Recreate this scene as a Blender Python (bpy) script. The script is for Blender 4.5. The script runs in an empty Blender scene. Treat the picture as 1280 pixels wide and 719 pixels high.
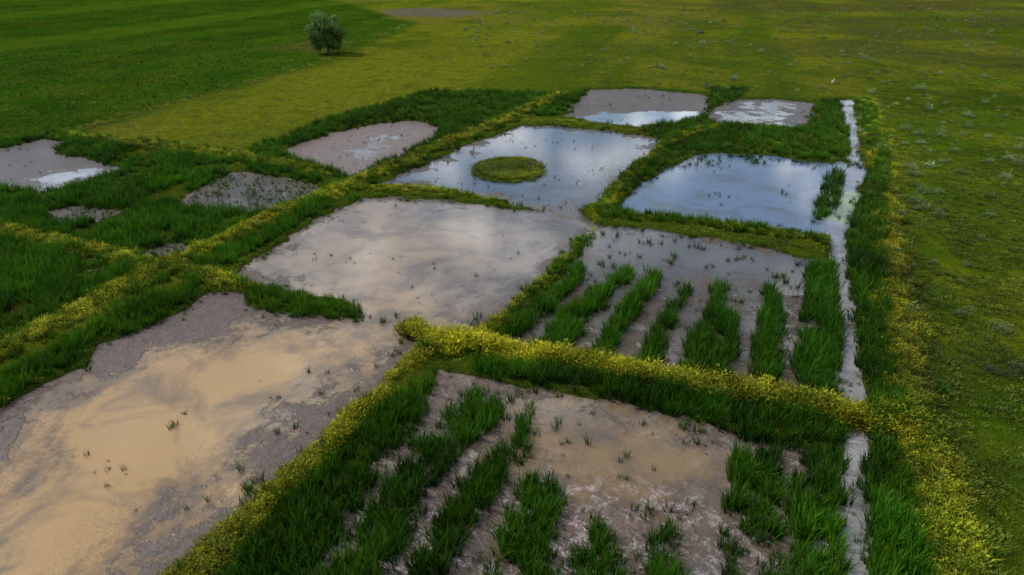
import bpy, math, random
import numpy as np
random.seed(7); rng=np.random.default_rng(11)
# ------------------------------------------------------------------ survey rectification (photo plan -> ground metres)
CAM_H=28.0; TH=math.radians(26.2); F=853.3
def G(u,v):
    a=(u-640)/F; b=(359.5-v)/F
    t=CAM_H/(math.sin(TH)-b*math.cos(TH))
    return (a*t,(math.cos(TH)+b*math.sin(TH))*t)
D=dict(
P1=[(-260,620),(-100,560),(0,508),(60,478),(105,458),(125,432),(180,408),(228,384),(270,362),(305,362),(312,384),(380,390),(452,396),(490,402),(535,412),(525,432),(490,468),(430,520),(370,575),(300,632),(235,690),(205,719),(120,800),(-200,900)],
P2=[(452,246),(520,246),(600,254),(672,263),(684,257),(722,257),(742,275),(722,300),(672,350),(630,388),(592,414),(560,416),(520,412),(490,406),(455,396),(440,374),(380,362),(310,350),(292,340),(335,312),(395,275)],
P3=[(478,226),(520,208),(585,180),(652,156),(700,156),(760,162),(828,172),(822,186),(795,205),(765,232),(742,256),(718,270),(680,268),(672,261),(640,252),(580,240),(520,232)],
P4=[(704,143),(722,125),(742,111),(800,110),(884,118),(882,134),(872,146),(850,152),(800,156),(745,152)],
P5=[(886,152),(884,138),(922,124),(970,123),(1018,128),(1012,145),(1000,160),(960,158),(920,156)],
P6=[(764,262),(800,232),(845,203),(880,190),(960,193),(1035,203),(1078,200),(1078,222),(1070,246),(1052,268),(1045,292),(1010,290),(960,280),(900,277),(830,270)],
P7=[(742,277),(800,284),(880,295),(960,308),(1012,322),(1050,330),(1056,400),(1058,495),(1010,484),(940,474),(850,462),(760,448),(640,430),(625,425),(660,395),(700,350),(728,310)],
P8=[(548,462),(600,470),(700,488),(800,506),(850,520),(940,545),(1000,560),(1060,572),(1088,575),(1088,719),(1090,900),(300,900),(290,800),(370,719),(450,610),(520,510)],
P9=[(352,188),(380,176),(430,162),(470,154),(520,150),(552,158),(545,170),(500,192),(440,219),(410,212),(375,200)],
P10=[(-80,190),(0,184),(50,172),(88,176),(70,190),(110,198),(152,210),(110,224),(50,238),(10,236),(-80,230)],
P11=[(225,252),(255,228),(290,215),(350,218),(405,236),(370,250),(330,264),(270,262)],
P12=[(55,262),(100,256),(150,262),(120,275),(70,276)],
P13=[(188,314),(205,304),(240,306),(232,318),(205,322)],
CH=[(1052,124),(1064,124),(1070,160),(1074,200),(1076,222),(1060,270),(1052,300),(1062,350),(1070,430),(1076,500),(1080,560),(1086,640),(1088,760),(1048,760),(1050,719),(1056,620),(1060,540),(1056,480),(1050,420),(1044,340),(1040,300),(1046,265),(1066,215),(1062,170)],
D1a=[(150,805),(200,760),(300,660),(420,545),(500,468),(540,432)],
D1b=[(600,412),(665,350),(735,275),(780,225),(835,178),(890,160)],
D2=[(510,412),(540,425),(620,438),(700,452),(780,465),(860,480),(940,496),(1000,508),(1108,528)],
D3=[(700,262),(780,270),(860,278),(950,290),(1040,306)],
D4=[(448,236),(520,238),(600,246),(672,257)],
D5=[(-60,470),(0,440),(90,395),(190,340),(270,305),(340,272),(430,235),(500,205),(580,170),(650,140),(700,118)],
D6=[(-80,265),(0,285),(90,308),(180,328),(250,345),(310,362)],
D7=[(60,168),(180,180),(300,195),(410,215)],
D8=[(660,150),(730,156),(800,163)],
D9=[(880,150),(960,160),(1060,185)],
D10=[(1085,125),(1100,200),(1112,330),(1125,430),(1140,520),(1165,620),(1200,719),(1240,800)],
D12=[(60,176),(110,160),(240,122),(390,82),(520,25)],
Ra=[(255,760),(330,660),(420,570),(500,490),(538,478),(540,500),(500,560),(440,640),(390,719),(370,760)],
Rb=[(385,760),(400,719),(470,620),(540,530),(580,485),(630,500),(628,525),(575,560),(540,620),(480,719),(460,760)],
Rc=[(480,760),(510,700),(570,610),(634,545),(634,590),(595,650),(550,719),(530,760)],
Rc2=[(634,570),(655,500),(669,503),(652,580)],
Rd=[(588,760),(615,690),(648,600),(677,590),(702,630),(692,719),(690,760)],
Re=[(702,760),(718,690),(742,638),(772,680),(778,760)],
Rf=[(800,760),(812,680),(843,635),(852,700),(845,760)],
Rg=[(902,760),(908,640),(916,560),(950,572),(976,555),(978,640),(972,719),(968,760)],
Rh=[(985,760),(990,640),(998,560),(1060,565),(1058,640),(1052,760)],
Ri=[(1090,780),(1082,640),(1085,540),(1125,530),(1135,600),(1160,700),(1175,780)],
Rj=[(1062,330),(1062,300),(1090,200),(1070,125),(1085,124),(1110,180),(1105,300),(1110,430),(1135,530),(1085,540),(1075,450)],
Rk=[(600,452),(700,462),(850,488),(1060,528),(1060,558),(960,552),(850,520),(840,515),(720,485),(600,468)],
r1=[(622,418),(690,365),(728,325),(732,348),(700,375),(650,422)],
r2=[(664,436),(692,400),(742,355),(790,330),(790,345),(740,392),(708,440)],
r3=[(726,450),(760,405),(802,350),(827,332),(826,350),(788,402),(754,454)],
r4=[(790,458),(818,402),(840,378),(866,347),(866,362),(843,402),(820,462)],
r5=[(845,470),(870,410),(892,355),(905,355),(906,380),(925,388),(920,440),(910,477)],
r6=[(934,477),(946,402),(956,356),(968,356),(980,385),(976,480)],
r7=[(992,490),(1002,400),(1012,332),(1043,326),(1050,400),(1054,492)],
r8=[(1015,275),(1030,230),(1040,210),(1052,215),(1052,250),(1035,272)],
D11=[(308,358),(380,370),(455,382),(455,396),(380,394),(310,386)],
L1=[(250,332),(330,290),(400,248),(412,258),(340,300),(290,332)],
L2=[(-60,505),(0,470),(100,420),(200,365),(260,350),(240,375),(180,410),(120,425),(100,450),(0,505),(-60,540)],
L3=[(-60,240),(60,240),(160,215),(200,190),(300,200),(400,225),(330,270),(230,310),(190,320),(90,300),(-60,270)],
L4=[(-60,290),(90,312),(180,332),(150,350),(60,400),(-60,450)],
L5=[(300,190),(420,145),(540,112),(690,115),(640,145),(540,180),(440,225),(400,215)],
L6=[(-60,240),(-60,175),(60,165),(200,190),(160,215),(60,240)],
T1=[(660,148),(705,120),(735,112),(700,145)],
T2=[(800,160),(880,145),(890,110),(940,110),(920,124),(885,140),(1000,160),(1060,190),(1040,203),(960,192),(880,188),(840,200),(780,245),(745,262),(770,228),(830,180)],
T3=[(1000,170),(1012,140),(1030,125),(1060,125),(1062,190)],
FD=[(-300,230),(0,180),(100,165),(250,120),(400,80),(520,30),(400,-5),(0,-15),(-600,-10)],
FR=[(1110,100),(1090,125),(1112,330),(1140,520),(1200,719),(1250,850),(1700,719),(1500,100)],
FB=[(480,12),(540,10),(620,16),(560,22),(490,20)],
FB2=[(320,62),(390,50),(440,48),(430,58),(400,66)],  # tree's shadow, painted as an olive patch in the ground colour
W1=[(-100,900),(-60,640),(0,600),(60,520),(120,480),(200,440),(300,418),(400,412),(470,398),(500,412),(440,450),(380,480),(330,530),(260,590),(180,650),(100,719),(40,800)],
W2=[(340,330),(400,285),(470,255),(600,262),(690,285),(680,310),(620,350),(560,385),(500,410),(470,395),(460,375),(400,355)],
W2b=[(560,262),(700,275),(700,300),(650,340),(600,360),(600,300)],
W4=[(715,150),(740,143),(800,140),(860,138),(868,144),(840,150),(800,156)],
W7=[(740,280),(860,297),(1000,325),(1000,350),(900,345),(820,330),(740,340),(715,340)],
W8=[(650,500),(720,500),(850,530),(900,560),(890,610),(820,620),(740,610),(680,600),(660,560)],
W9=[(420,185),(470,165),(530,160),(500,185),(440,212)],
W10=[(40,224),(90,212),(145,209),(110,221),(50,234)],
WW8=[(560,760),(600,650),(640,600),(720,620),(900,640),(900,760)],
WB3=[(700,240),(720,190),(790,185),(760,230),(735,258)],  # white cloud reflection in this pond, painted as paler water colour
ALG=[(1046,268),(1056,240),(1072,240),(1066,262),(1056,274)],
)
ISLC=G(635,210)
D={k:np.array([G(*p) for p in v]) for k,v in D.items()}
# ------------------------------------------------------------------ numpy noise + distance helpers
def _h(ix,iy,s):
    n=(ix.astype(np.int64)*374761393+iy.astype(np.int64)*668265263+s*974711)&0x7fffffff
    n=((n^(n>>13))*1274126177)&0x7fffffff
    n=n^(n>>16)
    return (n&0xffff)/65535.0
def vn(x,y,s=0):
    ix=np.floor(x);iy=np.floor(y);fx=x-ix;fy=y-iy
    fx=fx*fx*(3-2*fx);fy=fy*fy*(3-2*fy)
    a=_h(ix,iy,s);b=_h(ix+1,iy,s);c=_h(ix,iy+1,s);d=_h(ix+1,iy+1,s)
    return (a*(1-fx)+b*fx)*(1-fy)+(c*(1-fx)+d*fx)*fy
def fbm(x,y,s=0,o=4):
    r=0;a=.5;t=0
    for i in range(o):
        r=r+a*vn(x*2**i+i*17.3,y*2**i-i*9.1,s+i);t+=a;a*=.5
    return r/t
def segd(x,y,a,b):
    dx,dy=b-a; L=dx*dx+dy*dy
    t=np.clip(((x-a[0])*dx+(y-a[1])*dy)/L,0,1)
    return np.hypot(x-a[0]-t*dx,y-a[1]-t*dy)
def poly_sd(x,y,P,m=4.0):
    out=np.full(x.shape,-m)
    sel=(x>P[:,0].min()-m)&(x<P[:,0].max()+m)&(y>P[:,1].min()-m)&(y<P[:,1].max()+m)
    if not sel.any(): return out
    X=x[sel];Y=y[sel];d=np.full(X.shape,1e9);ins=np.zeros(X.shape,bool)
    n=len(P)
    for i in range(n):
        a=P[i];b=P[(i+1)%n]
        d=np.minimum(d,segd(X,Y,a,b))
        if a[1]!=b[1]:
            c=((a[1]>Y)!=(b[1]>Y))&(X<(b[0]-a[0])*(Y-a[1])/(b[1]-a[1])+a[0]); ins^=c
    out[sel]=np.maximum(np.where(ins,d,-d),-m)
    return out
def line_d(x,y,P,m=6.0):
    out=np.full(x.shape,m)
    sel=(x>P[:,0].min()-m)&(x<P[:,0].max()+m)&(y>P[:,1].min()-m)&(y<P[:,1].max()+m)
    if not sel.any(): return out
    X=x[sel];Y=y[sel];d=np.full(X.shape,m)
    for i in range(len(P)-1): d=np.minimum(d,segd(X,Y,P[i],P[i+1]))
    out[sel]=d; return out
def sstep(a,b,x):
    t=np.clip((x-a)/(b-a),0,1); return t*t*(3-2*t)
def warp(x,y,amp=.45,sc=.55):
    k=amp*(1+np.clip(y,0,200)/90)
    return x+k*(fbm(x*sc,y*sc,31)-.5)*2, y+k*(fbm(x*sc,y*sc,57)-.5)*2
IC=np.array(ISLC); IRX=abs(G(677,211)[0]-G(593,211)[0])/2; IRY=abs(G(635,197)[1]-G(635,226)[1])/2
PONDS=['P1','P2','P3','P4','P5','P6','P7','P8','P9','P10','P11','P12','P13','CH']
def isl(x,y): return 1-np.hypot((x-IC[0])/IRX,(y-IC[1])/IRY)
def water_sd(x,y):
    wx,wy=warp(x,y,.6,.45); s=np.full(x.shape,-4.0)
    for k in PONDS:
        if k=='CH':
            s=np.maximum(s,poly_sd(x+.4*(wx-x),y+.4*(wy-y),D[k])+.1)
        else: s=np.maximum(s,poly_sd(wx,wy,D[k]))
    s=np.minimum(s,line_d(wx,wy,D['D2'])-1.0)
    return np.minimum(s,-isl(wx,wy)*IRX)
DK=['D1a','D1b','D2','D3','D4','D5','D6','D7','D8','D9','D10']
def dike_d(x,y):
    wx,wy=warp(x,y,.3); d=np.full(x.shape,6.0)
    for k in DK: d=np.minimum(d,line_d(wx,wy,D[k]))
    return d
WZ=-0.25
def height(x,y,ws=None,dd=None):
    if ws is None: ws=water_sd(x,y)
    if dd is None: dd=dike_d(x,y)
    z=.10*(fbm(x*.4,y*.4,3)-.5)+.5*(fbm(x*.02,y*.02,5)-.5)*sstep(170,300,y)
    z=z+.38*np.exp(-(dd/1.0)**2)
    ins=sstep(-.7,.5,ws)
    return z*(1-ins)-.75*ins
# ------------------------------------------------------------------ materials
def newmat(n):
    m=bpy.data.materials.new(n);m.use_nodes=True;nt=m.node_tree;nt.nodes.clear();return m,nt,nt.nodes,nt.links
def nz(N,L,vec,scale,detail=4,rough=.6,dist=0):
    n=N.new('ShaderNodeTexNoise');n.inputs['Scale'].default_value=scale;n.inputs['Detail'].default_value=detail
    n.inputs['Roughness'].default_value=rough;n.inputs['Distortion'].default_value=dist
    L.new(vec,n.inputs['Vector']);return n.outputs['Fac']
def mr(N,L,v,a,b,c,d,smooth=False):
    n=N.new('ShaderNodeMapRange');n.inputs[1].default_value=a;n.inputs[2].default_value=b
    n.inputs[3].default_value=c;n.inputs[4].default_value=d
    if smooth:n.interpolation_type='SMOOTHSTEP'
    L.new(v,n.inputs[0]);return n.outputs[0]
def mth(N,L,op,a,b):
    n=N.new('ShaderNodeMath');n.operation=op
    for i,q in enumerate((a,b)):
        if isinstance(q,(int,float)):n.inputs[i].default_value=q
        else:L.new(q,n.inputs[i])
    return n.outputs[0]
def mix(N,L,f,a,b,mode='MIX'):
    n=N.new('ShaderNodeMix');n.data_type='RGBA';n.blend_type=mode
    for s,q in ((0,f),(6,a),(7,b)):
        if isinstance(q,(int,float)):n.inputs[s].default_value=q
        elif isinstance(q,tuple):n.inputs[s].default_value=(*q,1)
        else:L.new(q,n.inputs[s])
    return n.outputs[2]
def attr(N,name,t='GEOMETRY'):
    n=N.new('ShaderNodeAttribute');n.attribute_name=name;n.attribute_type=t;return n
# ground
mg,nt,N,L=newmat('field_ground_mat')
pos=N.new('ShaderNodeNewGeometry').outputs['Position']
ga=attr(N,'gcol').outputs['Color']
n1=nz(N,L,pos,.06,4,.65);n2=nz(N,L,pos,.7,4,.7);n3=nz(N,L,pos,5,4,.75);n4=nz(N,L,pos,.22,5,.75)
c=mix(N,L,mr(N,L,n2,.35,.7,.5,0),ga,(.02,.038,.003))
c=mix(N,L,mr(N,L,n4,.50,.64,0,.60),c,(.028,.045,.004))
c=mix(N,L,mr(N,L,n1,.42,.62,0,.18),c,(.12,.13,.010))
c=mix(N,L,mr(N,L,n3,.50,.75,0,.42),c,(.17,.20,.012))
c=mix(N,L,mr(N,L,n3,.46,.28,0,.85),c,(.014,.024,.003))
p=N.new('ShaderNodeBsdfPrincipled');L.new(c,p.inputs['Base Color']);p.inputs['Roughness'].default_value=1;p.inputs['Specular IOR Level'].default_value=0
bp=N.new('ShaderNodeBump');bp.inputs['Strength'].default_value=1;bp.inputs['Distance'].default_value=.35
L.new(mth(N,L,'ADD',n3,mth(N,L,'MULTIPLY',n2,2)),bp.inputs['Height']);L.new(bp.outputs[0],p.inputs['Normal'])
o=N.new('ShaderNodeOutputMaterial');L.new(p.outputs[0],o.inputs[0])
# water / mud sheet
mw,nt,N,L=newmat('flooded_mud_mat')
pos=N.new('ShaderNodeNewGeometry').outputs['Position']
wc=attr(N,'wcol').outputs['Color'];mc=attr(N,'mcol').outputs['Color'];wet=attr(N,'wet').outputs['Fac'];fr=attr(N,'froth').outputs['Fac']
a1=nz(N,L,pos,.28,6,.62,.4);a2=nz(N,L,pos,2.2,5,.7,.2);a3=nz(N,L,pos,9,3,.75)
w=mth(N,L,'ADD',wet,mth(N,L,'MULTIPLY',mth(N,L,'SUBTRACT',a1,.5),1.4))
w=mth(N,L,'ADD',w,mth(N,L,'MULTIPLY',mth(N,L,'SUBTRACT',a2,.5),.5))
wm=mr(N,L,w,.34,.46,0,1,True)      # surface is standing water
wcm=mr(N,L,w,.38,.74,0,1,True)     # silt colour builds with depth
mud=mix(N,L,mr(N,L,a2,.38,.65,0,.75),mc,(.040,.031,.026))
mud=mix(N,L,mr(N,L,a3,.52,.75,0,.35),mud,(.22,.175,.165))
mud=mix(N,L,mr(N,L,a3,.47,.3,0,.8),mud,(.016,.018,.009))
wedge=mix(N,L,.65,wc,(.045,.038,.032))
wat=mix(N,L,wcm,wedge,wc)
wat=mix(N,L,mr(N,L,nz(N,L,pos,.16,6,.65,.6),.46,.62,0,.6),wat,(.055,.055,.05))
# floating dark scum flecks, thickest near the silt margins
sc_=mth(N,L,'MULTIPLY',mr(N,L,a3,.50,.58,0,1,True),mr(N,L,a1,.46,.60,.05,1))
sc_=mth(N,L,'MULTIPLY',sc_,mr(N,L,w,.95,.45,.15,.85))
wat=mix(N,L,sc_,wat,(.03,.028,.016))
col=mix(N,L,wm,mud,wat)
f2=mth(N,L,'MULTIPLY',fr,mth(N,L,'MULTIPLY',mr(N,L,nz(N,L,pos,.9,7,.8,.3),.50,.62,0,.9,True),mr(N,L,a3,.35,.6,.2,1)))
col=mix(N,L,f2,col,(.50,.44,.45))  # pale froth together with sky reflection painted into the colour
p=N.new('ShaderNodeBsdfPrincipled');L.new(col,p.inputs['Base Color'])
L.new(mth(N,L,'ADD',mr(N,L,wm,0,1,.42,.07),mth(N,L,'MULTIPLY',mth(N,L,'ADD',f2,sc_),.3)),p.inputs['Roughness']);p.inputs['IOR'].default_value=1.45
L.new(mr(N,L,wm,0,1,.22,.5),p.inputs['Specular IOR Level'])
hh=mth(N,L,'ADD',mth(N,L,'MULTIPLY',a3,.4),a2)
hh=mth(N,L,'MULTIPLY',hh,mr(N,L,wm,0,1,1,.035))
bp=N.new('ShaderNodeBump');bp.inputs['Strength'].default_value=.8;bp.inputs['Distance'].default_value=.12
L.new(hh,bp.inputs['Height']);L.new(bp.outputs[0],p.inputs['Normal'])
o=N.new('ShaderNodeOutputMaterial');L.new(p.outputs[0],o.inputs[0])
# foliage
def foliage(name,dark,bright,yel,zt,trans=.3):
    m,nt,N,L=newmat(name)
    tz=N.new('ShaderNodeTexCoord').outputs['Object'];sx=N.new('ShaderNodeSeparateXYZ');L.new(tz,sx.inputs[0])
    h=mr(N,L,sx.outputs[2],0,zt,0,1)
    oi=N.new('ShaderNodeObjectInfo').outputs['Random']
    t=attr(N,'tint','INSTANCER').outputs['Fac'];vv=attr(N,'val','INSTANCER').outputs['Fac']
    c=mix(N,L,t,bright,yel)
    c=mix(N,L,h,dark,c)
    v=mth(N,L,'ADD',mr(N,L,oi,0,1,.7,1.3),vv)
    hs=N.new('ShaderNodeHueSaturation');L.new(c,hs.inputs['Color']);L.new(v,hs.inputs['Value'])
    d=N.new('ShaderNodeBsdfPrincipled');d.inputs['Roughness'].default_value=.6;d.inputs['Specular IOR Level'].default_value=.18;L.new(hs.outputs[0],d.inputs['Base Color'])
    tr=N.new('ShaderNodeBsdfTranslucent');L.new(hs.outputs[0],tr.inputs[0])
    ms=N.new('ShaderNodeMixShader');ms.inputs[0].default_value=trans;L.new(d.outputs[0],ms.inputs[1]);L.new(tr.outputs[0],ms.inputs[2])
    o=N.new('ShaderNodeOutputMaterial');L.new(ms.outputs[0],o.inputs[0]);return m
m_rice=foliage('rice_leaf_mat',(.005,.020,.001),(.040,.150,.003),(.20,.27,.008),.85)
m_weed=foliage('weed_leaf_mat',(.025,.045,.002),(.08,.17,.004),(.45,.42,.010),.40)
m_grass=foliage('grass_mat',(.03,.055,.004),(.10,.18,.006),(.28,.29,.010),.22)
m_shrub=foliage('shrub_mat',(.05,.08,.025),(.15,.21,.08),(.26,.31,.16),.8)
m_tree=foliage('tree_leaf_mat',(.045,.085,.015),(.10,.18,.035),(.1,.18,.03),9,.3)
def plain(name,c1,c2,sc=5,rough=.85):
    m,nt,N,L=newmat(name);pos=N.new('ShaderNodeTexCoord').outputs['Object']
    p=N.new('ShaderNodeBsdfPrincipled');L.new(mix(N,L,mr(N,L,nz(N,L,pos,sc),.35,.65,0,1),c1,c2),p.inputs['Base Color']);p.inputs['Roughness'].default_value=rough
    o=N.new('ShaderNodeOutputMaterial');L.new(p.outputs[0],o.inputs[0]);return m
m_bark=plain('bark_mat',(.05,.035,.025),(.13,.1,.07))
m_hide=plain('buffalo_hide_mat',(.02,.02,.022),(.045,.043,.045),3,.7)
m_horn=plain('horn_mat',(.12,.11,.1),(.2,.18,.15))
m_bird=plain('egret_feather_mat',(.75,.75,.73),(.82,.82,.8))
m_beak=plain('egret_beak_mat',(.5,.3,.05),(.6,.35,.06))
# ------------------------------------------------------------------ mesh helper
def mk(name,verts,faces,mat,smooth=False):
    me=bpy.data.meshes.new(name)
    verts=np.asarray(verts,dtype=np.float32);faces=np.asarray(faces,dtype=np.int32)
    k=faces.shape[1]
    me.vertices.add(len(verts));me.vertices.foreach_set('co',verts.ravel())
    me.loops.add(faces.size);me.loops.foreach_set('vertex_index',faces.ravel())
    me.polygons.add(len(faces));me.polygons.foreach_set('loop_start',np.arange(0,faces.size,k,dtype=np.int32))
    if smooth: me.polygons.foreach_set('use_smooth',np.ones(len(faces),bool))
    me.update(calc_edges=True);me.validate()
    if mat: me.materials.append(mat)
    return bpy.data.objects.new(name,me)
def link(o): bpy.context.scene.collection.objects.link(o);return o
def cattr(me,name,c):
    a=me.attributes.new(name,'FLOAT_COLOR','POINT');a.data.foreach_set('color',np.c_[c,np.ones(len(c))].astype(np.float32).ravel())
def fattr(me,name,c):
    a=me.attributes.new(name,'FLOAT','POINT');a.data.foreach_set('value',np.asarray(c,dtype=np.float32))
# ------------------------------------------------------------------ terrain grid
ys=[14.0]
while ys[-1]<260: ys.append(ys[-1]+max(.2,.0075*ys[-1]))
st=2.5
while ys[-1]<4200: ys.append(ys[-1]+st);st*=1.05
ys=[-900,-300,-100,-40,-10,2,9,12]+ys
s=list(np.linspace(-1,1,860));e=[];q=1.0;st=.02
while q<9: q+=st;st*=1.35;e.append(q)
s=np.array([-v for v in e[::-1]]+s+e);ys=np.array(ys)
W=.9*np.maximum(ys,10)+12
X=(s[None,:]*W[:,None]);Y=np.repeat(ys[:,None],len(s),1)
ny,nx=X.shape;x=X.ravel();y=Y.ravel()
ws=water_sd(x,y);dd=dike_d(x,y);z=height(x,y,ws,dd)
idx=np.arange(ny*nx).reshape(ny,nx)
faces=np.stack([idx[:-1,:-1],idx[:-1,1:],idx[1:,1:],idx[1:,:-1]],-1).reshape(-1,4)
gobj=link(mk('ground',np.c_[x,y,z],faces,mg,True))
def blend(col,m,c): return col*(1-m[:,None])+np.array(c)[None,:]*m[:,None]
def region(P,soft=1.5,wa=.6,ws_=.2): 
    wx,wy=warp(x,y,wa,ws_);return sstep(-soft,soft,poly_sd(wx,wy,P,8))
dv=D['D12'][3]-D['D12'][1];dv/=np.hypot(*dv)
def pdist(x,y): return (x-D['D12'][1][0])*(-dv[1])+(y-D['D12'][1][1])*dv[0]
def adist(x,y): return (x-D['D12'][1][0])*dv[0]+(y-D['D12'][1][1])*dv[1]
col=np.tile(np.array([.098,.122,.006]),(len(x),1))
big=fbm(x*.012,y*.012,21,5);med=fbm(x*.05,y*.05,23,4)
bn=fbm(pdist(x,y)*.05,adist(x,y)*.006,29,4)
col=blend(col,sstep(.45,.60,bn)*.7,(.15,.15,.012));col=blend(col,sstep(.50,.36,bn)*.7,(.035,.080,.003))
col=blend(col,sstep(.48,.62,big)*.6,(.14,.115,.020));col=blend(col,sstep(.52,.64,med)*.65,(.035,.070,.004))
# pale mown band beyond the paddies
bd=pdist(x,y);col=blend(col,sstep(-75,-50,bd+12*(med-.5))*sstep(-4,-14,bd+12*(med-.5))*sstep(40,-20,x)*.55,(.16,.17,.010))
fr_=sstep(30,130,x)*sstep(130,210,y);col=blend(col,fr_*sstep(.38,.55,fbm(x*.02,y*.03,33,5))*.85,(.055,.048,.016))
m=region(D['FD'],4,1.5,.08);col=blend(col,m,(.008,.052,.001))
P_=pdist(x,y)+6*(fbm(x*.02,y*.02,8,3)-.5)
stv=vn(P_*.07,P_*0,9);stv2=fbm(P_*.25,adist(x,y)*.02,19,3)
col=col*(1+(m*(stv-.5)*.9+m*(stv2-.5)*.9)[:,None])
col=blend(col,m*sstep(.7,.85,stv)*.4,(.055,.10,.006))
col=blend(col,m*sstep(.52,.70,fbm(x*.05,y*.02,49,4))*.5,(.03,.10,.003))
fr=region(D['FR'],2);col=blend(col,fr,(.055,.105,.004));col=blend(col,fr*sstep(.45,.60,fbm(x*.09,y*.09,37,4))*.75,(.15,.17,.006));col=blend(col,fr*sstep(.54,.40,fbm(x*.06,y*.06,39,4))*.8,(.02,.05,.003))
col=blend(col,region(D['FB'],5),(.13,.10,.09));col=blend(col,region(D['FB2'],5)*.7,(.09,.08,.02))
pad=sstep(-4,-2.5,ws)
col=blend(col,pad*(1-.6*fr),(.03,.065,.004))
for k in ['L1','L2','L3','L4','L5','L6','T1','T2','T3','Ri','Rj','Rk']: col=blend(col,region(D[k],.8),(.018,.038,.004))
col=blend(col,sstep(1.6,.6,dd)*(ws<0)*.85,(.10,.12,.008))
col=blend(col,sstep(-.5,-.05,ws)*(ws<.2),(.05,.04,.026))
cattr(gobj.data,'gcol',np.clip(col,0,1))
# water sheet
vm=(ws>-1.3)
fm=vm[faces].all(1);fw=faces[fm];u=np.unique(fw);re=np.full(len(x),-1);re[u]=np.arange(len(u))
wx_,wy_=x[u],y[u];wsd=ws[u]
wobj=link(mk('paddy_water',np.c_[wx_,wy_,np.full(len(u),WZ)],re[fw],mw,True))
wet=np.zeros(len(u));wcol=np.zeros((len(u),3));wt=np.full(len(u),1e-4);wcol+=np.array([.1,.1,.09])*1e-4
mcol=np.tile(np.array([.10,.078,.066]),(len(u),1))
gx,gy=warp(wx_,wy_,1.2,.22)
def pool(k,soft,c,mx=1.0,off=0,floor=0):
    global wet,wcol,wt
    sd=poly_sd(gx,gy,D[k],8)+off
    a=np.clip(.5+sd/soft*.5,0,1)*mx
    wet=np.maximum(wet,a);wcol+=a[:,None]*np.array(c)[None,:];wt+=a
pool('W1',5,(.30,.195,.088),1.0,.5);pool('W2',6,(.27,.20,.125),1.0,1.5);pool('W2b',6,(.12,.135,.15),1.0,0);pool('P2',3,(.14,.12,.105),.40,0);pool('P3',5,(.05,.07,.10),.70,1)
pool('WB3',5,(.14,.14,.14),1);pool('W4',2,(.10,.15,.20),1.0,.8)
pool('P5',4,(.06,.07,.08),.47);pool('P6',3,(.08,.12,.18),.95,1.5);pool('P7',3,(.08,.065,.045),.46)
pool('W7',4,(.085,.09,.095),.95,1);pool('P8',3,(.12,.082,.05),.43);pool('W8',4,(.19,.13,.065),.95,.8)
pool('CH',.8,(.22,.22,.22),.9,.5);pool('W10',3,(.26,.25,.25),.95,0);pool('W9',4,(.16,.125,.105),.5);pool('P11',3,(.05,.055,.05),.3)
wcol/=wt[:,None]
def mreg(k,c,f=1,soft=2):
    global mcol
    mcol=blend(mcol,sstep(-soft,soft,poly_sd(gx,gy,D[k],8))*f,c)
mreg('P1',(.105,.077,.068));mreg('P2',(.10,.079,.068));mreg('P4',(.050,.038,.029));mreg('P5',(.055,.049,.043));mreg('P9',(.16,.118,.100));mreg('P11',(.035,.033,.022));mreg('P10',(.045,.038,.038));mreg('P7',(.075,.055,.038));mreg('P8',(.13,.092,.072));mreg('P12',(.035,.028,.018));mreg('P13',(.035,.028,.018))
al=sstep(-1.5,1.5,poly_sd(gx,gy,D['ALG'],8));mcol=blend(mcol,al,(.16,.34,.02));wcol=blend(wcol,al,(.16,.34,.02))
froth=np.maximum(sstep(-2.5,2.5,poly_sd(gx,gy,D['WW8'],8)),.45*sstep(-.5,.5,poly_sd(gx,gy,D['CH'],8)))
froth=np.maximum(froth,.45*sstep(-1,1,poly_sd(gx,gy,D['P8'],8))*(1-sstep(-3,3,poly_sd(gx,gy,D['W8'],8))))
me=wobj.data;cattr(me,'wcol',np.clip(wcol,0,1));cattr(me,'mcol',mcol);fattr(me,'wet',wet);fattr(me,'froth',froth)
# ------------------------------------------------------------------ plant prototypes
def blades(n,R,Lr,wr,lean,droop,seg=3,seed=0):
    r=random.Random(seed);V=[];Fc=[]
    for i in range(n):
        a=r.uniform(0,6.283);rad=R*math.sqrt(r.random());bx,by=rad*math.cos(a),rad*math.sin(a)
        az=a+r.uniform(-1.2,1.2);Ln=r.uniform(*Lr);w=r.uniform(*wr);le=r.uniform(*lean);dr=r.uniform(*droop)
        px,py,pz=bx,by,-.05;tw=r.uniform(0,3.14);sx_,sy_=math.cos(tw),math.sin(tw)
        ang=le;b0=len(V)
        for k in range(seg+1):
            ww=w*(1-(k/seg)**1.6)*.5+.002
            V+= [(px-sx_*ww,py-sy_*ww,pz),(px+sx_*ww,py+sy_*ww,pz)]
            px+=math.sin(ang)*math.cos(az)*Ln/seg;py+=math.sin(ang)*math.sin(az)*Ln/seg;pz+=math.cos(ang)*Ln/seg;ang+=dr/seg
            if k<seg: q=b0+2*k;Fc.append((q,q+1,q+3,q+2))
    return V,Fc
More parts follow.
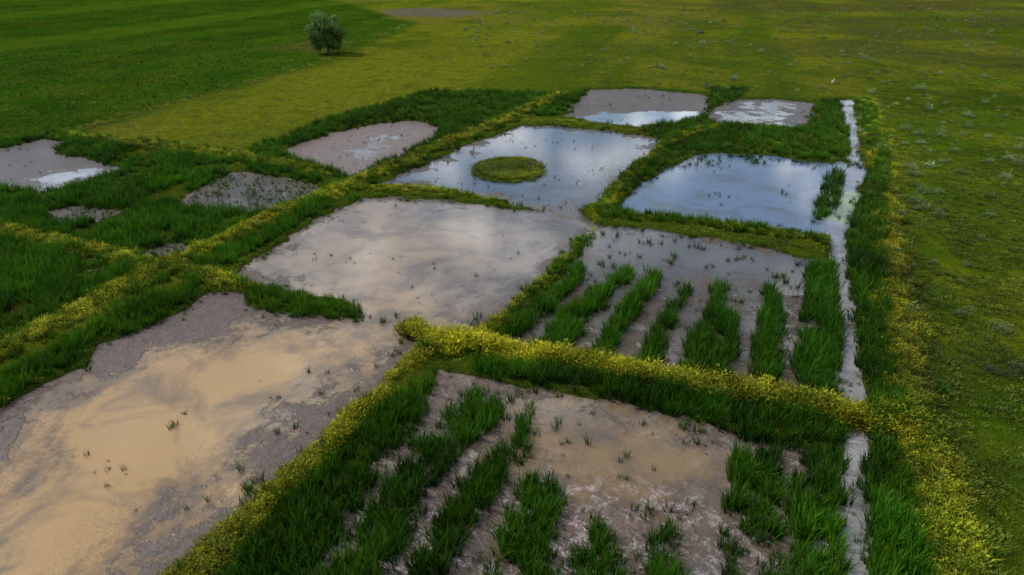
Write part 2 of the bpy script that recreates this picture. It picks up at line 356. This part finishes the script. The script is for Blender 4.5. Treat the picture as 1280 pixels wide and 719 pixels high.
def leaves(n,R,Hh,size,seed=0,dome=True,asp=.5,low=.0):
    r=random.Random(seed);V=[];Fc=[]
    for i in range(n):
        a=r.uniform(0,6.283);e_=math.asin(r.uniform(low,1));k=r.uniform(.25,1)**.5*(1+.35*math.sin(3*a+seed)*math.cos(5*e_+seed))
        c=(R*k*math.cos(a)*math.cos(e_),R*k*math.sin(a)*math.cos(e_),Hh*k*math.sin(e_))
        sz=size*r.uniform(.5,1.4);az=a+r.uniform(-1,1);el=r.uniform(-.3,1.0);tl=r.uniform(-.8,.8)
        d=np.array([math.cos(az)*math.cos(el),math.sin(az)*math.cos(el),math.sin(el)])
        sd=np.cross(d,[0,0,1]);sd/=np.linalg.norm(sd)+1e-6;up=np.cross(sd,d);sd=sd*math.cos(tl)+up*math.sin(tl)
        c=np.array(c);b=len(V)
        V+=[tuple(c),tuple(c+d*sz*.5+sd*sz*asp*.5),tuple(c+d*sz),tuple(c+d*sz*.5-sd*sz*asp*.5)]
        Fc.append((b,b+1,b+2,b+3))
    return V,Fc
def join(a,b):
    V=list(a[0])+list(b[0]);n=len(a[0]);return V,list(a[1])+[tuple(i+n for i in f) for f in b[1]]
def protocol(name,objs):
    c=bpy.data.collections.new(name)
    for o in objs:c.objects.link(o)
    return c
C_rice=protocol('rice_tufts',[mk('rice_tuft',*blades(20,.24,(.55,1.1),(.03,.055),(.03,.32),(.15,.9),3,i),m_rice) for i in range(5)])
C_weed=protocol('weed_clumps',[mk('weed_clump',*join(leaves(80,.5,.45,.13,i,True,.4),blades(14,.4,(.4,.85),(.02,.035),(.1,.8),(.3,1.2),3,20+i)),m_weed) for i in range(4)])
C_grass=protocol('grass_tufts',[mk('grass_tuft',*blades(20,.35,(.15,.34),(.02,.04),(.2,.9),(.3,1),2,40+i),m_grass) for i in range(3)]+[mk('grass_tuft',*leaves(24,.38,.14,.14,60+i,True,.5),m_grass) for i in range(2)])
C_shrub=protocol('shrub_clumps',[mk('shrub_clump',*leaves(300,.7,.8,.16,80+i,True,.45),m_shrub) for i in range(3)])
# ------------------------------------------------------------------ scatter
class Sc:
    def __init__(s): s.p=[];s.sc=[];s.t=[]
    def add(s,x,y,z,sc,t):
        if len(x)==0:return
        s.p.append(np.c_[x,y,z]);s.sc.append(sc);s.t.append(np.clip(t,0,1))
    def build(s,name,coll,nv):
        P=np.concatenate(s.p);S=np.concatenate(s.sc);T=np.concatenate(s.t);n=len(P)
        me=bpy.data.meshes.new(name);me.vertices.add(n);me.vertices.foreach_set('co',P.astype(np.float32).ravel())
        rot=np.c_[rng.normal(0,.10,n),rng.normal(0,.10,n),rng.uniform(0,6.283,n)]
        a=me.attributes.new('rot','FLOAT_VECTOR','POINT');a.data.foreach_set('vector',rot.astype(np.float32).ravel())
        S3=np.c_[S,S,S*rng.uniform(.7,1.3,n)]
        a=me.attributes.new('sc','FLOAT_VECTOR','POINT');a.data.foreach_set('vector',S3.astype(np.float32).ravel())
        val=(fbm(P[:,0]*.25,P[:,1]*.25,61,3)-.5)*1.2+(fbm(P[:,0]*.05,P[:,1]*.05,63,3)-.5)*.9
        fattr(me,'tint',T);fattr(me,'val',val);a=me.attributes.new('vi','INT','POINT');a.data.foreach_set('value',rng.integers(0,nv,n).astype(np.int32))
        o=link(bpy.data.objects.new(name,me))
        g=bpy.data.node_groups.new(name+'_gn','GeometryNodeTree')
        g.interface.new_socket('Geometry',in_out='INPUT',socket_type='NodeSocketGeometry');g.interface.new_socket('Geometry',in_out='OUTPUT',socket_type='NodeSocketGeometry')
        gi=g.nodes.new('NodeGroupInput');go=g.nodes.new('NodeGroupOutput');ip=g.nodes.new('GeometryNodeInstanceOnPoints')
        ci=g.nodes.new('GeometryNodeCollectionInfo');ci.inputs['Collection'].default_value=coll;ci.inputs['Separate Children'].default_value=True;ci.inputs['Reset Children'].default_value=True
        g.links.new(gi.outputs[0],ip.inputs['Points']);g.links.new(ci.outputs[0],ip.inputs['Instance']);ip.inputs['Pick Instance'].default_value=True
        for nm,dt,sk in (('vi','INT','Instance Index'),('rot','FLOAT_VECTOR','Rotation'),('sc','FLOAT_VECTOR','Scale')):
            na=g.nodes.new('GeometryNodeInputNamedAttribute');na.data_type=dt;na.inputs['Name'].default_value=nm
            g.links.new(na.outputs['Attribute'],ip.inputs[sk])
        g.links.new(ip.outputs[0],go.inputs[0])
        md=o.modifiers.new('scatter','NODES');md.node_group=g
        return o
rice,weed,grass,shrub=Sc(),Sc(),Sc(),Sc()
def cand(P,dens,pad=0):
    lo=P.min(0)-pad;hi=P.max(0)+pad;n=int((hi-lo).prod()*dens)
    return rng.uniform(lo[0],hi[0],n),rng.uniform(lo[1],hi[1],n)
def fin(sys,x,y,smin,smax,tint,tv=.15,water=None):
    w=water_sd(x,y)
    if water is False: k=w<-.05;x,y,w=x[k],y[k],w[k]
    if water is True: k=w>.1;x,y,w=x[k],y[k],w[k]
    if len(x)==0:return
    z=np.maximum(height(x,y,w),WZ)-.03
    t=tint+rng.normal(0,tv,len(x))+(fbm(x*.18,y*.18,71,3)-.5)*1.2*min(1,tint*2.5)
    sys.add(x,y,z,rng.uniform(smin,smax,len(x))*(.7+.6*fbm(x*.5,y*.5,73,2)),t)
def fill(sys,k,dens,smin,smax,tint,gap=.3,wa=.35,water=None,gs=.5,inset=0.,tv=.1):
    P=D[k] if isinstance(k,str) else k
    x,y=cand(P,dens,.5);wx,wy=warp(x,y,wa,.8)
    m=(poly_sd(wx,wy,P)>inset)&(fbm(x*gs,y*gs,77,3)+rng.normal(0,.05,len(x))>gap)
    m&=rng.random(len(x))<np.clip(70/y,.25,1)
    fin(sys,x[m],y[m],smin,smax,tint,tv,water)
def along(sys,k,hw,dens,smin,smax,tint,gap=.36,water=False,tv=.2):
    P=D[k];x,y=cand(P,dens,hw+1);wx,wy=warp(x,y,.4,.4)
    d=line_d(wx,wy,P);m=(d<hw*(.3+1.3*fbm(x*.35,y*.35,5,2)))&(fbm(x*.5,y*.5,88,3)+rng.normal(0,.06,len(x))>gap)
    m&=rng.random(len(x))<np.clip(80/y,.3,1)
    fin(sys,x[m],y[m],smin,smax,tint,tv,water)
for k in ['Ra','Rb','Ri','Rh','Rk']: fill(rice,k,8,.9,1.45,.05,.26)
for k in ['Rc','Rd','Re','Rg']: fill(rice,k,9,.85,1.45,.05,.32)
for k in ['Rf','Rc2']: fill(rice,k,8,.8,1.3,.05,.34)
for k in ['r1','r2','r3','r4','r5','r6','r7']: fill(rice,k,9,.9,1.55,.05,.30,.3,inset=.1)
fill(rice,'r8',5,.9,1.3,.1,.2);fill(rice,'Rj',6,.9,1.4,.06,.27)
fill(rice,'D11',8,.8,1.2,.2,.2);fill(rice,'L1',6,.9,1.3,.05,.2,water=False)
fill(rice,'L2',6,.9,1.4,.05,.28)
fill(rice,'L3',4.5,.9,1.5,.04,.39,water=False,gs=.25);fill(rice,'L4',4.5,.9,1.4,.06,.33,water=False,gs=.25)
fill(rice,'L5',4,.9,1.3,.08,.34,water=False);fill(rice,'L6',4,.9,1.3,.06,.38,water=False,gs=.2)
for k in ['T1','T2','T3']: fill(rice,k,4,.9,1.3,.12,.32,water=False)
# stray clumps between the rows
for k in ['P7','P8']: fill(rice,k,1.2,.4,1.1,.1,.60,water=True,gs=.9)
# reed tufts standing in the upper right pond, along its top edge
x_,y_=cand(D['P6'],1.2);m=(poly_sd(x_,y_,D['P6'])>.2)&(poly_sd(x_,y_,D['P6'])<5)&(y_>D['P6'][:,1].max()-9)&(fbm(x_*.3,y_*.3,97)>.50);fin(rice,x_[m],y_[m],.6,1.1,.1,.1,True)
# dikes
along(weed,'D1a',.9,13,.4,1.1,.78,.24);along(rice,'D1a',1.6,3,.5,1.0,.3,.40)
along(weed,'D1b',1.1,9,.4,1.1,.72,.24);along(rice,'D1b',2.3,4,.6,1.1,.12,.38)
along(weed,'D2',1.25,13,.6,1.65,.82,.22);along(rice,'D2',1.8,3,.7,1.2,.2,.38)
along(weed,'D3',1.1,4,.4,1.0,.3);along(rice,'D3',1.5,6,.6,1.2,.10,.34)
along(weed,'D4',1.1,7,.4,.8,.55,.26);along(rice,'D4',1.3,2,.5,.8,.15)
along(weed,'D5',1.5,7,.4,1.1,.78,.28);along(rice,'D5',3.2,4,.6,1.1,.15,.38)
along(weed,'D6',1.4,6,.4,1.0,.7,.28);along(rice,'D6',2,2,.6,1.1,.1);along(weed,'D7',1.6,5,.4,1.0,.6,.3);along(rice,'D7',2.4,2,.6,1.1,.1);along(weed,'D8',1.2,5,.4,.9,.3);along(weed,'D9',1.6,4,.4,1,.25)
along(weed,'D10',1.5,7,.35,1.2,.75,.34);along(grass,'D10',2.4,8,1,1.8,.6,.3);along(rice,'D10',2.0,2,.5,1.1,.3,.42);along(weed,'D12',2,1.5,.4,1.1,.3,.4)
# islet
x_,y_=rng.uniform(-1.1,1.1,3200),rng.uniform(-1.1,1.1,3200);m=np.hypot(x_,y_)<1.0+.1*rng.normal(0,1,len(x_));x_,y_=x_[m],y_[m];rr=np.hypot(x_,y_)
xi,yi=IC[0]+x_*IRX,IC[1]+y_*IRY
fin(grass,xi,yi,1,1.7,.3,.2);m=(rr>.82)&(rng.random(len(rr))<.5);fin(weed,xi[m],yi[m],.35,.75,.35,.2)
# weeds and sprouts fringing every pool, sparse sprouts in the mud
for k in PONDS[:-1]:
    P=D[k];x_,y_=cand(P,1.4,1.5);w=water_sd(x_,y_)
    m=(w>-.6)&(w<.5)&(fbm(x_*.35,y_*.35,41)>.45);fin(rice,x_[m],y_[m],.3,.85,.12)
    q=k in('P11','P12','P13');x_,y_=cand(P,3.5 if q else .25);m=(poly_sd(x_,y_,P)>.3)&(fbm(x_*.25,y_*.25,43)>(.38 if q else .62));fin(rice,x_[m],y_[m],.2,.6,.1,.1,True)
along(rice,'D1a',5.0,1.3,.4,.9,.12,.50,None)
# open field vegetation
def field(sys,x0,x1,y0,y1,dens,smin,smax,tint,gap,gs,tv=.15,ref=60,edge=2.0):
    n=int((x1-x0)*(y1-y0)*dens);x=rng.uniform(x0,x1,n);y=rng.uniform(y0,y1,n)
    m=(np.abs(x)<.78*y+14)&(rng.random(n)<np.clip((ref/y)**1.5,.02,1))&(fbm(x*gs,y*gs,91,3)>gap);x,y=x[m],y[m]
    m=water_sd(x,y)<-.3;fin(sys,x[m],y[m],smin,smax,tint,tv)
def inside(P,x,y): return poly_sd(x,y,P)>0
field(grass,8,140,15,260,6,.6,1.5,.4,.3,.2,.25)
field(grass,-160,8,15,260,2.5,.7,1.3,.35,.2,.2,.25)
field(weed,12,140,20,260,.7,.2,.7,.45,.48,.12)
field(rice,12,140,20,260,.5,.3,.6,.25,.55,.15)
P=D['FD'];x_,y_=rng.uniform(-330,0,70000),rng.uniform(100,430,70000);m=inside(P,x_,y_)&(np.abs(x_)<.8*y_+10)&(rng.random(70000)<np.clip(150/y_,.3,1));x_,y_=x_[m],y_[m];m=vn(pdist(x_,y_)*.07,x_*0,9)<.72;fin(rice,x_[m],y_[m],.35,.65,.05,.08)
n=1900;x_,y_=rng.uniform(-60,300,n),rng.uniform(60,420,n);m=(x_>22)&(fbm(x_*.04,y_*.04,12)>.48)|((y_>190)&(x_>-20));m&=(water_sd(x_,y_)<-2);fin(shrub,x_[m],y_[m],.4,1.4,.3,.3)
n=170;x_,y_=rng.uniform(38,120,n),rng.uniform(60,150,n);m=x_>.38*y_+14;fin(shrub,x_[m],y_[m],.6,1.3,.35,.3)
for (u_,v_,sc) in [(1120,318,.7),(1200,395,.8),(1212,388,.6),(1250,415,.9),(1240,465,.8),(1270,462,.9),(1262,470,.8),(1225,300,.7),(1150,180,1.2),(1210,160,1.1),(1260,200,1.1),(1190,190,1),(1150,112,1.9),(1130,340,.7),(1140,390,.9)]:
    X_,Y_=G(u_,v_);fin(shrub,np.array([X_]),np.array([Y_]),sc,sc*1.1,.3,.2)
rice.build('rice_plants',C_rice,5);weed.build('dike_weeds',C_weed,4);grass.build('field_grass',C_grass,5);shrub.build('low_shrubs',C_shrub,3)
# ------------------------------------------------------------------ tube helper
def tube(V,Fc,pts,rads,n=8):
    pts=[np.array(p,float) for p in pts];b=len(V)
    for i,p in enumerate(pts):
        d=pts[min(i+1,len(pts)-1)]-pts[max(i-1,0)];d/=np.linalg.norm(d)+1e-9
        a=np.cross(d,[.3,.9,.1]);a/=np.linalg.norm(a);c=np.cross(d,a)
        for k in range(n):
            t=6.2832*k/n;V.append(tuple(p+rads[i]*(a*math.cos(t)+c*math.sin(t))))
    for i in range(len(pts)-1):
        for k in range(n):
            k2=(k+1)%n;Fc.append((b+i*n+k,b+i*n+k2,b+(i+1)*n+k2,b+(i+1)*n+k))
def empty(name,loc):
    e=bpy.data.objects.new(name,None);e.location=loc;return link(e)
def child(o,par): link(o);o.parent=par;return o
# tree
tx,ty=G(411,67)
tree=empty('broadleaf_tree',(tx,ty,float(height(np.array([tx]),np.array([ty]))[0])));tree.scale=(1.22,1.22,1.2)
V=[];Fc=[];r=random.Random(5)
tube(V,Fc,[(0,0,-.3),(.05,0,.8),(.1,.1,2.2),(0,.1,4.5),(.1,0,7.5)],[.5,.38,.3,.2,.06],10)
cl=[]
for i in range(22):
    a=i*2.4+r.uniform(-.3,.3);hz=r.uniform(1.2,5.5);L_=r.uniform(2.2,4.3)*(1-.06*hz);el=r.uniform(.15,.9)
    e1=np.array([math.cos(a)*L_*math.cos(el),math.sin(a)*L_*math.cos(el),hz+L_*math.sin(el)]);mid=e1*.5+np.array([0,0,hz*.5+.15])
    tube(V,Fc,[(0,0,hz),mid,e1],[.13,.08,.03],6);cl.append((e1,r.uniform(.9,1.6)))
for i in range(40):
    a=r.uniform(0,6.28);zz=r.uniform(1.4,9.0);rr_=4.6*math.sqrt(max(.05,1-((zz-4.8)/5.0)**2))*r.uniform(.55,.95)
    cl.append((np.array([rr_*math.cos(a),rr_*math.sin(a),zz]),r.uniform(.9,1.6)))
child(mk('trunk_and_limbs',V,Fc,m_bark,True),tree)
V=[];Fc=[]
for c0,R in cl:
    for i in range(int(240*R)):
        d=np.array([r.gauss(0,1),r.gauss(0,1),r.gauss(0,.8)]);d/=np.linalg.norm(d);q=c0+d*R*r.uniform(.3,1.05)
        if q[2]<.5: continue
        a=np.array([r.gauss(0,1),r.gauss(0,1),r.gauss(0,1)]);a/=np.linalg.norm(a);bb=np.cross(a,d+.01);bb/=np.linalg.norm(bb)
        s_=r.uniform(.14,.28);b=len(V);V+=[tuple(q-a*s_),tuple(q+bb*s_*.6),tuple(q+a*s_),tuple(q-bb*s_*.6)];Fc.append((b,b+1,b+2,b+3))
child(mk('leaf_crown',V,Fc,m_tree),tree)
# bare dead shrub by the islet
sx0,sy0=G(672,208)
V=[];Fc=[];r=random.Random(9)
for i in range(12):
    a=r.uniform(0,6.28);L_=r.uniform(.8,1.9);el=r.uniform(.7,1.4);e1=np.array([math.cos(a)*math.cos(el),math.sin(a)*math.cos(el),math.sin(el)])*L_
    b0=np.array([r.uniform(-1.2,1.2),r.uniform(-.6,.6),-.2]);tube(V,Fc,[b0,b0+e1*.5+np.array([0,0,.1]),b0+e1],[.045,.035,.015],5)
    for j in range(3):
        q=b0+e1*r.uniform(.4,.9);tube(V,Fc,[q,q+np.array([r.uniform(-.4,.4),r.uniform(-.4,.4),r.uniform(.1,.4)])],[.02,.01],4)
o=link(mk('dead_branches',V,Fc,m_bark));o.location=(sx0,sy0,WZ)
# ------------------------------------------------------------------ skinned animals
def skin(name,pts,edges,rad,mat,par):
    me=bpy.data.meshes.new(name);me.from_pydata(pts,edges,[]);me.materials.append(mat)
    o=bpy.data.objects.new(name,me);child(o,par)
    md=o.modifiers.new('skin','SKIN');md.use_smooth_shade=True
    for i,v in enumerate(me.skin_vertices[0].data): v.radius=rad[i] if isinstance(rad[i],tuple) else (rad[i],rad[i]);v.use_root=(i==0)
    s2=o.modifiers.new('sub','SUBSURF');s2.levels=2;s2.render_levels=2;return o
bx,by=G(875,44);buf=empty('water_buffalo',(bx,by,float(height(np.array([bx]),np.array([by]))[0])));buf.rotation_euler=(0,0,.2)
pts=[(-1.0,0,1.15),(-.45,0,1.1),(.2,0,1.1),(.75,0,1.2),(1.15,0,1.1),(1.5,0,.85),(1.8,0,.6),
 (-1.0,.25,.8),(-.9,.27,.62),(-1.12,.27,.4),(-1.08,.27,.03),(-1.0,-.25,.8),(-.9,-.27,.62),(-1.12,-.27,.4),(-1.08,-.27,.03),
 (.75,.25,.75),(.75,.27,.4),(.77,.27,.03),(.75,-.25,.75),(.75,-.27,.4),(.77,-.27,.03),(-1.3,0,1.1),(-1.4,0,.5)]
ed=[(0,1),(1,2),(2,3),(3,4),(4,5),(5,6),(0,7),(7,8),(8,9),(9,10),(0,11),(11,12),(12,13),(13,14),(3,15),(15,16),(16,17),(3,18),(18,19),(19,20),(0,21),(21,22)]
rd=[.36,.42,.44,.40,.26,.19,.11,.19,.13,.08,.08,.19,.13,.08,.08,.15,.09,.08,.15,.09,.08,.05,.03]
skin('body',pts,ed,rd,m_hide,buf)
V=[];Fc=[]
for sgn in (1,-1): tube(V,Fc,[(1.45,sgn*.12,.98),(1.35,sgn*.42,1.02),(1.15,sgn*.6,1.15),(1.0,sgn*.55,1.3)],[.06,.05,.035,.01],6)
child(mk('horns',V,Fc,m_horn,True),buf)
ex,ey=G(1040,105);eg=empty('white_egret',(ex,ey,0));eg.scale=(1.3,)*3
skin('body',[(-.3,0,.38),(0,0,.45),(.2,0,.5),(.27,0,.65),(.22,0,.8),(.3,0,.9),(.36,0,.9),(-.02,.05,.3),(-.02,.05,.0),(-.02,-.05,.3),(-.02,-.05,0)],[(0,1),(1,2),(2,3),(3,4),(4,5),(5,6),(1,7),(7,8),(1,9),(9,10)],[.04,.13,.08,.035,.03,.05,.03,.02,.012,.02,.012],m_bird,eg)
V=[];Fc=[];tube(V,Fc,[(.36,0,.9),(.52,0,.86)],[.018,.003],6);child(mk('beak',V,Fc,m_beak),eg)
# ------------------------------------------------------------------ world, sun, camera
w=bpy.data.worlds.new('World');bpy.context.scene.world=w;w.use_nodes=True;N=w.node_tree.nodes;L=w.node_tree.links;N.clear()
SE,SR=math.radians(48),math.radians(293)
sky=N.new('ShaderNodeTexSky');sky.sky_type='NISHITA';sky.sun_disc=False;sky.sun_elevation=SE;sky.sun_rotation=SR;sky.dust_density=.6
b1=N.new('ShaderNodeBackground');L.new(sky.outputs[0],b1.inputs[0]);b1.inputs[1].default_value=.13
b2=N.new('ShaderNodeBackground');b2.inputs[0].default_value=(.97,.98,1,1);b2.inputs[1].default_value=2.2
tc=N.new('ShaderNodeTexCoord').outputs['Generated'];sp=N.new('ShaderNodeSeparateXYZ');L.new(tc,sp.inputs[0])
zz=mth(N,L,'ADD',mth(N,L,'MAXIMUM',sp.outputs[2],0),.18)
cb=N.new('ShaderNodeCombineXYZ');L.new(mth(N,L,'DIVIDE',sp.outputs[0],zz),cb.inputs[0]);L.new(mth(N,L,'DIVIDE',sp.outputs[1],zz),cb.inputs[1]);cb.inputs[2].default_value=5.2
cn=nz(N,L,cb.outputs[0],4.0,7,.65,.2);cf=mr(N,L,cn,.49,.62,0,1,True)
ms=N.new('ShaderNodeMixShader');L.new(cf,ms.inputs[0]);L.new(b1.outputs[0],ms.inputs[1]);L.new(b2.outputs[0],ms.inputs[2])
wo=N.new('ShaderNodeOutputWorld');L.new(ms.outputs[0],wo.inputs[0])
sl=bpy.data.lights.new('sun','SUN');sl.energy=4.0;sl.angle=math.radians(3);sl.color=(1,.95,.87);so=link(bpy.data.objects.new('sun',sl))
from mathutils import Vector
sv=Vector((math.sin(SR)*math.cos(SE),math.cos(SR)*math.cos(SE),math.sin(SE)));so.rotation_euler=sv.to_track_quat('Z','Y').to_euler()
cd=bpy.data.cameras.new('camera');cd.lens=24;cd.sensor_width=36;cd.clip_end=9000;cd.clip_start=.5
co=link(bpy.data.objects.new('camera',cd));co.location=(0,0,CAM_H);co.rotation_euler=(math.pi/2-TH,0,0)
sc=bpy.context.scene;sc.camera=co;sc.view_settings.view_transform='Standard';sc.view_settings.look='None';sc.view_settings.exposure=0
